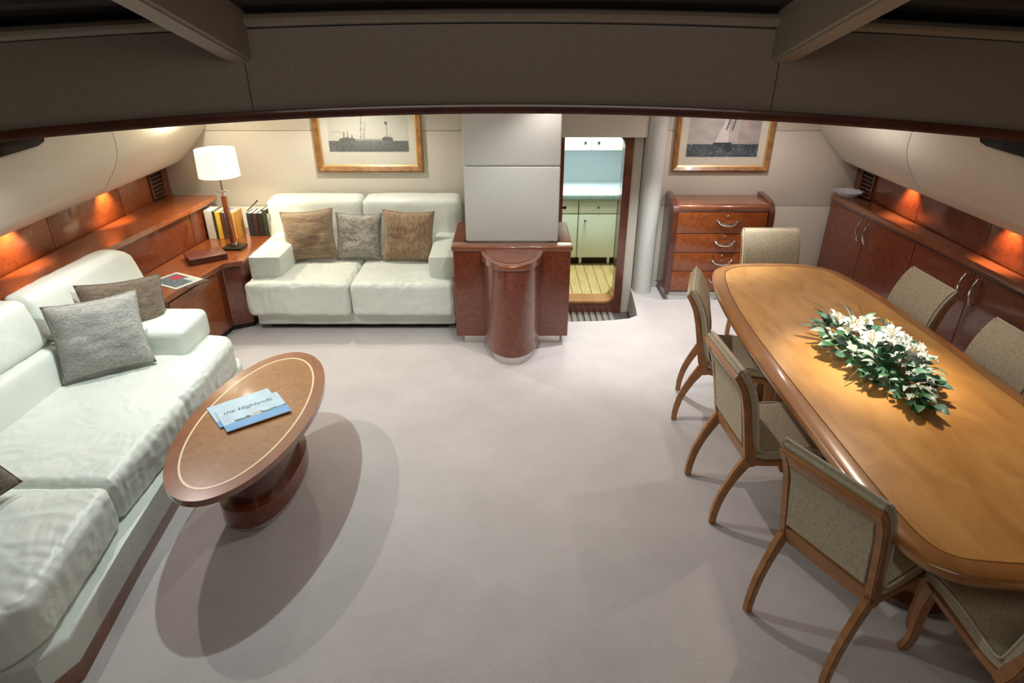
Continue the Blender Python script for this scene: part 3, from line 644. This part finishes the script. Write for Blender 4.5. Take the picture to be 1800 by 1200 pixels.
# ------------------------------------------------------------------ coffee table
ct = thing('coffee_table', 'oval cherry coffee table with a cream inlay line', 'coffee table', (-1.335, 2.745, 0), math.radians(-2))
def ell(a, b, z0, z1, bev=0, n=72, e=2.0):
    p = [(b*math.copysign(abs(math.cos(t))**(2/e), math.cos(t)), a*math.copysign(abs(math.sin(t))**(2/e), math.sin(t))) for t in [2*PI*k/n for k in range(n)]]
    return prism(nb(), p, z0, z1, bev, 4)
CTV = noisy('brown_veneer', [(.25, (.19, .075, .022)), (.5, (.25, .10, .03)), (.75, (.31, .13, .04))], 20, (1, 1, 1), .3, .8, 10, 1.0, coat_r=.1)
obj('tabletop', ell(.675, .31, .468, .5, .010, 140), CHE, ct, local=True)
obj('veneer_centre', ell(.592, .247, .495, .5004, 0, 120), CTV, ct, local=True)
bm = nb(); n = 96
R = [[bm.verts.new((b*math.cos(2*PI*k/n), a*math.sin(2*PI*k/n), .5008)) for k in range(n)] for a, b in ((.600, .252), (.588, .243))]
for k in range(n): bm.faces.new((R[0][k], R[0][(k+1) % n], R[1][(k+1) % n], R[1][k]))
obj('inlay_line', bm, CREAM, ct, local=True)
obj('under_frame', ell(.50, .22, .44, .468, .008), CHD, ct, local=True)
obj('pedestal', ell(.30, .145, .15, .442, 0, e=2.4), CHD, ct, local=True)
obj('pedestal_foot', ell(.36, .18, .05, .155, .01, e=2.3), CH, ct, local=True)
obj('steel_plinth', ell(.33, .16, 0, .05, e=2.2), STEEL, ct, local=True)
def seacover(u, v):
    n1 = noise.noise(Vector((u*5, v*9, 1))); n2 = noise.noise(Vector((u*28, v*30, 9)))
    hill = .36+.05*noise.noise(Vector((u*6, 1, 1)))+(.05 if .35 < u < .62 else 0)+.10*max(0, u-.62)
    if v < .27+.05*u: c = .30+.10*n1; return (.10+.16*c, .26+.30*c, .50+.35*c)
    if v < hill-.02 and u > .18: 
        if .42 < u < .6: return (.42+.2*n2, .40+.2*n2, .34+.2*n2)
        return (.06, .10+.03*n2, .10)
    c = .5+.12*n1; return (.38*c+.24, .62*c+.26, .72*c+.30)
for k, (dx, dy, rz, z, lab) in enumerate(((-.025, .045, 39.0, .5015, 'blue magazine lying underneath the sea view one'), (.035, -.0, 37, .508, 'blue sea view magazine on top of the coffee table'))):
    m_ = thing('magazine', lab, 'magazine', (-1.37+dx, 2.745+dy, z), math.radians(rz), 'magazines on the coffee table')
    obj('pages', bx(-.16, .16, -.115, .115, 0, .0055, bev=.001, seg=1), PAGE if k else BOOKM['blue'], m_, local=True)
    c_ = vcol_grid('cover', .32, .23, 90, 60, seacover, VCG, m_); c_.location = (0, 0, .0062)
    if k:
        cu = D.curves.new('t', 'FONT'); cu.body = 'the Highlands'; cu.size = .045; cu.align_x = 'CENTER'; cu.shear = .25
        to = D.objects.new('t', cu); COL.objects.link(to); bpy.context.view_layer.update()
        me = D.meshes.new_from_object(to.evaluated_get(bpy.context.evaluated_depsgraph_get())); D.objects.remove(to)
        me.materials.clear(); tx = link('title', me, BOOKM['navy'], m_, local=True); tx.location = (-.01, .045, .0066)
        cu = D.curves.new('t', 'FONT'); cu.body = 'a'; D.curves.remove(cu)

# ------------------------------------------------------------------ dining table
out = catmull([(1.83, 1.40), (1.55, 1.413), (1.40, 1.45), (1.315, 1.55), (1.285, 1.75), (1.275, 2.2), (1.27, 2.8), (1.28, 3.3), (1.315, 3.75), (1.39, 4.12), (1.47, 4.25), (1.60, 4.325), (1.83, 4.345),
               (2.07, 4.325), (2.22, 4.25), (2.30, 4.12), (2.365, 3.75), (2.39, 3.3), (2.40, 2.8), (2.395, 2.2), (2.385, 1.75), (2.355, 1.55), (2.27, 1.45), (2.12, 1.413)], 5, True)
cx, cy = 1.835, 2.87
def inset(P, d):
    o = []; n = len(P)
    for i in range(n):
        a, b = Vector(P[i-1]), Vector(P[(i+1) % n]); t = (b-a).normalized(); nn = Vector((-t.y, t.x))
        if nn.dot(Vector((cx, cy))-Vector(P[i])) < 0: nn = -nn
        o.append(tuple(Vector(P[i])+nn*d))
    return o
dt = thing('dining_table', 'long honey veneered dining table with rounded corners', 'dining table', (cx, cy, 0))
bm = nb(); lv = [(.03, .700), (.008, .706), (0, .720), (0, .732), (.006, .742), (.018, .748), (.05, .751), (.079, .750), (.082, .744)]
R = [[bm.verts.new((*p, z)) for p in inset(out, d)] for d, z in lv]; n = len(out)
for A, B in zip(R, R[1:]):
    for k in range(n): bm.faces.new((A[k], A[(k+1) % n], B[(k+1) % n], B[k]))
bm.faces.new(R[0])
obj('raised_rim', bm, HONE, dt)
obj('groove', prism(nb(), inset(out, .078), .735, .7445), CHD, dt)
obj('veneer_top', prism(nb(), inset(out, .086), .735, .7495, .002, 1, True), HON, dt)
obj('apron', prism(nb(), inset(out, .22), .64, .70), HONE, dt)
for y in (2.12, 3.6):
    p = obj('pedestal', lathe(nb(), [(.16, .05), (.13, .12), (.10, .25), (.10, .5), (.16, .64)], (cx, y), 28), HONE, dt)
    obj('pedestal_foot', lathe(nb(), [(.20, 0), (.21, .02), (.21, .045), (.18, .06), (.15, .06)], (cx-.02, y), 32), CHD, dt)
obj('stretcher', bx(cx-.03, cx+.03, 2.08, 3.62, .2, .26, bev=.01), HONE, dt)

# ------------------------------------------------------------------ chairs
def stripy(prof, y0, y1, bev=.006, m=None):
    """side profile of (x,z,half thickness) swept across y; returns bmesh"""
    c = catmull(prof, 6); L_, R_ = [], []
    for i, p in enumerate(c):
        a, b = c[max(i-1, 0)], c[min(i+1, len(c)-1)]; t = Vector((b[0]-a[0], b[1]-a[1])).normalized(); nn = Vector((-t.y, t.x))
        L_.append((p[0]+nn.x*p[2], p[1]+nn.y*p[2])); R_.append((p[0]-nn.x*p[2], p[1]-nn.y*p[2]))
    bm = nb(); P = L_+R_[::-1]
    lo = [bm.verts.new((x, y0, z)) for x, z in P]; hi = [bm.verts.new((x, y1, z)) for x, z in P]; n = len(P); h = n//2
    for i in range(n): bm.faces.new((lo[i], lo[(i+1) % n], hi[(i+1) % n], hi[i]))
    for i in range(h-1):
        for V in (lo, hi): bm.faces.new((V[i], V[i+1], V[n-2-i], V[n-1-i]))
    if bev:
        bmesh.ops.recalc_face_normals(bm, faces=bm.faces[:])
        es = [e for e in bm.edges if e.is_manifold and e.calc_face_angle(0) > .9]
        bmesh.ops.bevel(bm, geom=es, offset=bev, segments=2, affect='EDGES')
    return bm
W2 = .195
spine = [(-.185, .44), (-.195, .52), (-.215, .62), (-.235, .72), (-.262, .80), (-.305, .872)]
def make_chair(label, loc, rz):
    t = thing('dining_chair', label, 'chair', loc, rz, 'dining chairs around the table')
    for s in (-1, 1):
        y0, y1 = (s*W2-.018, s*W2+.018)
        obj('rear_leg', stripy([(-.318, .0, .016), (-.312, .09, .018), (-.29, .19, .020), (-.245, .30, .023), (-.19, .40, .030)], y0+.0015, y1-.0015), BEE, t, local=True)
        obj('stile', stripy([(-.165, .36, .020), (-.19, .44, .028), (-.212, .52, .022), (-.235, .62, .018), (-.258, .72, .016), (-.285, .80, .015), (-.325, .868, .013)], y0, y1), BEE, t, local=True)
        obj('side_rail', stripy([(-.185, .395, .024), (-.1, .378, .02), (.05, .372, .018), (.20, .372, .018)], y0+.003, y1-.003), BEE, t, local=True)
        obj('front_leg', stripy([(.20, .39, .028), (.215, .30, .026), (.215, .20, .022), (.21, .10, .018), (.235, .0, .016)], y0, y1), BEE, t, local=True)
    obj('front_rail', bx(.185, .215, -W2+.01, W2-.01, .355, .39, bev=.004), BEE, t, local=True)
    obj('rear_rail', stripy([(-.185, .37, .014), (-.20, .45, .014)], -W2+.01, W2-.01, .003), BEE, t, local=True)
    obj('top_rail', stripy([(-.285, .795, .011), (-.30, .83, .012), (-.330, .872, .013)], -W2-.014, W2+.014, .004), BEE, t, local=True)
    # upholstered back: front pad rolling over the top, and inset panel behind
    obj('back_pad', stripy([(-.175, .415, .022)]+[(x+.012, z, .024) for x, z in spine[1:]]+[(-.322, .892, .016)], -W2-.016, W2+.016, .010), FAB, t, local=True)
    obj('rear_panel', stripy([(x-.028, z, .008) for x, z in [(-.193, .475), (-.2, .52), (-.218, .62), (-.236, .72), (-.262, .79)]], -W2+.02, W2-.02, .003), FAB, t, local=True)
    bm = nb(); c = catmull([(-.19, .432, .018), (-.1, .418, .026), (.05, .422, .030), (.18, .424, .030), (.245, .405, .022)], 5)
    obj('seat_pad', stripy([(-.195, .435, .018), (-.1, .42, .028), (.05, .425, .032), (.18, .424, .032), (.25, .402, .022)], -W2-.016, W2+.016, .012), FAB, t, local=True)
    for s in (-1, 1):
        pt = catmull([(.25, s*(W2+.017), .425), (.1, s*(W2+.017), .456), (-.09, s*(W2+.017), .446), (-.145, s*(W2+.017), .452), (-.163, s*(W2+.017), .49), (-.178, s*(W2+.017), .57), (-.20, s*(W2+.017), .68), (-.225, s*(W2+.017), .77), (-.26, s*(W2+.017), .845), (-.30, s*(W2+.017), .902)], 4)
        obj('piping', tube(nb(), pt, .005, 6), FABP, t, local=True)
        pt = [(x-.038, y*.985, z-.012) for x, y, z in pt[16:]]
    obj('piping', tube(nb(), [(-.305, -W2-.015, .905), (-.305, W2+.015, .905)], .005, 6), FABP, t, local=True)
    return t
R_ = math.radians
c0 = make_chair('nearest dining chair on the left side, its wooden back turned to us', (1.40, 1.915, 0), R_(28))
# (x,y of seat centre, facing angle)
for lab, x, y, a in (('dining chair on the left side between the nearest and the farthest', 1.33, 2.70, R_(4)),
                     ('dining chair on the left side farthest from us, by the bright carpet', 1.41, 3.53, R_(-17)),
                     ('dining chair at the far head of the table before the drawers', 1.965, 4.36, R_(-90)),
                     ('dining chair on the right side nearer the far end, before the sideboard', 2.27, 3.60, R_(180+2)),
                     ('dining chair on the right side cut by the right picture edge', 2.27, 2.82, R_(180+2)),
                     ('dining chair at the near end, seat seen from above', 1.80, 1.52, R_(90))):
    dup(c0, (x, y, 0), a, lab)

# ------------------------------------------------------------------ sideboard on the right
def sx_(y): return 2.877+.054*(5.69-y)
sb = thing('sideboard', 'long cherry sideboard along the right hull side', 'sideboard', (3.0, 3.6, 0))
def rtop(z0, z1, o, bev, y0=1.4, y1=5.74): return prism(nb(), [(sx_(y0)+o, y0), (3.095, y0), (3.095, y1), (sx_(y1)+o+.05, y1), (sx_(y1)+o+.012, y1-.03), (sx_(y1)+o, y1-.10)], z0, z1, bev, 4)
obj('top', rtop(.88, .925, 0, .018), CHE, sb); obj('moulding', rtop(.86, .882, .018, .004), CHD, sb)
obj('body', prism(nb(), [(sx_(1.4)+.05, 1.4), (3.095, 1.4), (3.095, 5.735), (sx_(5.735)+.05, 5.735)], .06, .86), CHD, sb)
obj('plinth', prism(nb(), [(sx_(1.4)+.08, 1.4), (3.09, 1.4), (3.09, 5.73), (sx_(5.73)+.08, 5.73)], 0, .06), BLK, sb)
bd = [5.70, 5.10, 4.47, 3.85, 3.15, 2.5, 1.85]
for k, (a, b) in enumerate(zip(bd, bd[1:])):
    d_ = obj('door', prism(nb(), [(sx_(b)+.028, b+.004), (sx_(a)+.028, a-.004), (sx_(a)+.052, a-.004), (sx_(b)+.052, b+.004)], .07, .855, .003), CH, sb)
    yh = b+.055 if k % 2 == 0 else a-.055; xh = sx_(yh)+.028
    pts = catmull([(xh, yh, .83), (xh-.015, yh, .825), (xh-.032, yh, .79), (xh-.04, yh, .74), (xh-.032, yh, .69), (xh-.015, yh, .655), (xh, yh, .65)], 4)
    obj('handle', tube(nb(), pts, [.005+.005*math.sin(PI*i/(len(pts)-1)) for i in range(len(pts))]), CHR, d_)
# crystal bowl
bw = thing('crystal_bowl', 'small cut crystal bowl on the far end of the sideboard', 'bowl', (2.955, 5.55, .925))
bm = nb(); seg = 24; rings = []
for r, z in ((.03, .001), (.05, .004), (.075, .022), (.10, .042), (.115, .05), (.108, .052), (.09, .04), (.062, .022), (.03, .010)):
    rings.append([bm.verts.new(((r+(.008 if (k % 2 and r > .05) else 0))*math.cos(2*PI*k/seg), (r+(.008 if (k % 2 and r > .05) else 0))*math.sin(2*PI*k/seg), z+(.006 if k % 2 and r > .1 else 0))) for k in range(seg)])
for A, B in zip(rings, rings[1:]):
    for k in range(seg): bm.faces.new((A[k], A[(k+1) % seg], B[(k+1) % seg], B[k]))
bm.faces.new(rings[0][::-1]); bm.faces.new(rings[-1])
obj('bowl', bm, GLASSC, bw, local=True, smooth=False)

# ------------------------------------------------------------------ flower arrangement
fa = thing('flower_arrangement', 'long arrangement of white lilies and green leaves on the dining table', 'flowers', (1.83, 2.86, .75))
def leafmesh(L_, Wd, curl, name):
    bm = nb(); n = 6; rows = []
    for i in range(n+1):
        t = i/n; w_ = Wd*math.sin(PI*min(1, t*.93+.04))**.8; x = L_*t; z = curl*math.sin(t*PI*.8)*L_
        rows.append([bm.verts.new((x, -w_, z+.12*w_)), bm.verts.new((x, 0, z-.15*w_)), bm.verts.new((x, w_, z+.12*w_))])
    for A, B in zip(rows, rows[1:]):
        for k in (0, 1): bm.faces.new((A[k], A[k+1], B[k+1], B[k]))
    me = D.meshes.new(name); bm.to_mesh(me); bm.free(); me.polygons.foreach_set('use_smooth', [True]*len(me.polygons)); return me
LM = []
for L_, Wd, cu in ((.085, .02, .25), (.065, .024, .15), (.11, .014, .3), (.05, .017, .1)):
    for m in (LEAF1, LEAF2, LEAF3):
        me = leafmesh(L_, Wd, cu, 'leaf'); me.materials.append(m); LM.append(me)
def lily():
    bm = nb()
    for k in range(6):
        a = 2*PI*k/6; L_ = .062 if k % 2 else .055; wd = .019 if k % 2 else .014; rows = []
        for i in range(7):
            t = i/6; w_ = wd*math.sin(PI*min(1, t*.9+.08)); r = .006+L_*t; z = .035*math.sin(t*PI*.62)-.012*t*t
            rows.append([(r, -w_, z+.004), (r, 0, z-.003), (r, w_, z+.004)])
        rows = [[bm.verts.new((x*math.cos(a)-y*math.sin(a), x*math.sin(a)+y*math.cos(a), z)) for x, y, z in r_] for r_ in rows]
        for A, B in zip(rows, rows[1:]):
            for j in (0, 1): bm.faces.new((A[j], A[j+1], B[j+1], B[j]))
    me = D.meshes.new('lily'); bm.to_mesh(me); bm.free(); me.materials.append(PETAL); me.polygons.foreach_set('use_smooth', [True]*len(me.polygons)); return me
LY = lily()
bm = nb()
for k in range(6):
    a = 2*PI*k/6+.3; tube(bm, [(0, 0, .003), (.012*math.cos(a), .012*math.sin(a), .03), (.02*math.cos(a), .02*math.sin(a), .045)], [.0012, .0012, .003], 5)
SM = D.meshes.new('stamens'); bm.to_mesh(SM); bm.free(); SM.materials.append(STAM)
bm = nb()
for k in range(5):
    a = 2*PI*k/5; c = [(0, 0, 0), (.012*math.cos(a-.5), .012*math.sin(a-.5), .004), (.02*math.cos(a), .02*math.sin(a), .002), (.012*math.cos(a+.5), .012*math.sin(a+.5), .004)]
    bm.faces.new([bm.verts.new(p) for p in c])
BL = D.meshes.new('blossom'); bm.to_mesh(BL); bm.free(); BL.materials.append(PETAL)
rnd = random.Random(3)
def add(nm, me, loc, yaw, pitch, roll, sc=1):
    o = D.objects.new(nm, me); COL.objects.link(o); o.parent = fa; o.scale = (sc,)*3
    o.matrix_local = Matrix.Translation(loc) @ Matrix.Rotation(yaw, 4, 'Z') @ Matrix.Rotation(-pitch, 4, 'Y') @ Matrix.Rotation(roll, 4, 'X') @ Matrix.Scale(sc, 4); return o
# body: elongated mound from (1.70,3.28) to (1.93,2.25)
def mound():
    while 1:
        s, q = rnd.uniform(-1, 1), rnd.uniform(-1, 1)
        if s*s+q*q < 1: break
    return s, q, Vector((.0+.02*s*-1+q*.17*(1-.35*max(0, -s)), -.04+s*.46, .02+.085*(1-s*s-q*q*.8)))
obj('foam_base', lathe(nb(), [(.05, 0), (.32, .004), (.30, .03), (.15, .055), (.03, .06)], (0, -.04), 24, .34, .95), LEAF1, fa, local=True)
for k in range(215):
    s, q, p = mound(); ya = math.atan2(s*1.0+rnd.gauss(0, .5), q+rnd.gauss(0, .5)); r = math.hypot(s, q)
    i = rnd.randrange(4)*3+(rnd.choice((0, 0, 1, 2)) if s > -.2 else rnd.choice((0, 1, 2)))
    add('leaf', LM[i], p, ya, rnd.uniform(-.25, .9)*(1.1-.8*r), rnd.uniform(-.7, .7), rnd.uniform(.7, 1.35))
for (x, y) in ((-.06, .12), (-.10, .22), (.05, .19), (.09, .02), (-.02, .0), (.02, -.09), (-.10, .08), (.12, .14), (-.05, -.06), (.06, -.19)):
    z = .115+.03*rnd.random(); yaw = rnd.uniform(0, 6); pt = rnd.uniform(-.5, .5)
    f_ = add('lily', LY, (x, y-.02, z), yaw, pt, rnd.uniform(-.5, .5), rnd.uniform(.8, 1.05))
    s_ = D.objects.new('stamens', SM); COL.objects.link(s_); s_.parent = f_
for k in range(110):
    a = rnd.gauss(0, 1); b = rnd.gauss(0, 1); p = Vector((.09+.05*a, -.13+.085*b, .15+rnd.uniform(-.025, .03)-.012*(a*a+b*b)))
    add('blossom', BL, p, rnd.uniform(0, 6), rnd.uniform(-.6, .6), rnd.uniform(-.6, .6), rnd.uniform(.7, 1.15))
for k in range(70):
    s, q, p = mound(); add('blossom', BL, p+Vector((0, 0, .045)), rnd.uniform(0, 6), rnd.uniform(-.6, .6), rnd.uniform(-.6, .6), rnd.uniform(.6, 1))
for pts, m in (([(-.05, .30, .08), (-.09, .42, .12), (-.16, .50, .14)], TWIG), ([(-.09, .40, .12), (-.07, .48, .15)], TWIG), ([(.02, .25, .1), (.0, .40, .16)], LEAF3), ([(.1, .3, .08), (.13, .42, .12)], TWIGD), ([(.06, .3, .08), (.05, .4, .13)], LEAF1),
               ([(-.10, -.15, .05), (-.24, -.26, .02)], TWIGD), ([(-.12, -.2, .04), (-.19, -.32, .02)], TWIGD), ([(-.05, -.25, .05), (-.10, -.38, .01)], TWIGD), ([(-.01, -.3, .05), (-.05, -.5, .01), (-.055, -.56, .01)], TWIGD), ([(.02, -.34, .04), (-.02, -.55, .02)], TWIGD), ([(.06, -.32, .05), (.02, -.52, .02)], TWIG), ([(.12, .1, .07), (.26, .04, .05)], TWIGD), ([(.1, .0, .06), (.26, -.1, .04)], TWIGD)):
    pts = catmull([pts[0], tuple((a+b)/2+.01 for a, b in zip(pts[0], pts[1]))]+pts[1:], 3)
    tw = obj('twig', tube(nb(), pts, [.0042*(1-.6*i/len(pts)) for i in range(len(pts))], 5), m, fa, local=True)
for k in range(14):   # sprigs running along the side twigs
    t = k/14; add('leaf', LM[9+k % 3], (.14+.12*t, .09-.05*t, .06), (k % 2)*2.4-1.2, .3, 0, .8); add('leaf', LM[9+k % 2], (.12+.14*t, -.02-.08*t, .05), (k % 2)*2.4-1.6, .3, 0, .7)

for k in range(40):   # low leaves lying round the foot of the arrangement
    a = 2*PI*k/40; add('leaf', LM[(k*5) % 12], (.135*math.cos(a)*(1-.2*max(0, -math.sin(a))), -.04+.40*math.sin(a), .025+.02*rnd.random()), math.atan2(math.sin(a)*.7, math.cos(a))+rnd.gauss(0, .35), rnd.uniform(-.1, .25), rnd.uniform(-.4, .4), rnd.uniform(.7, 1.1))
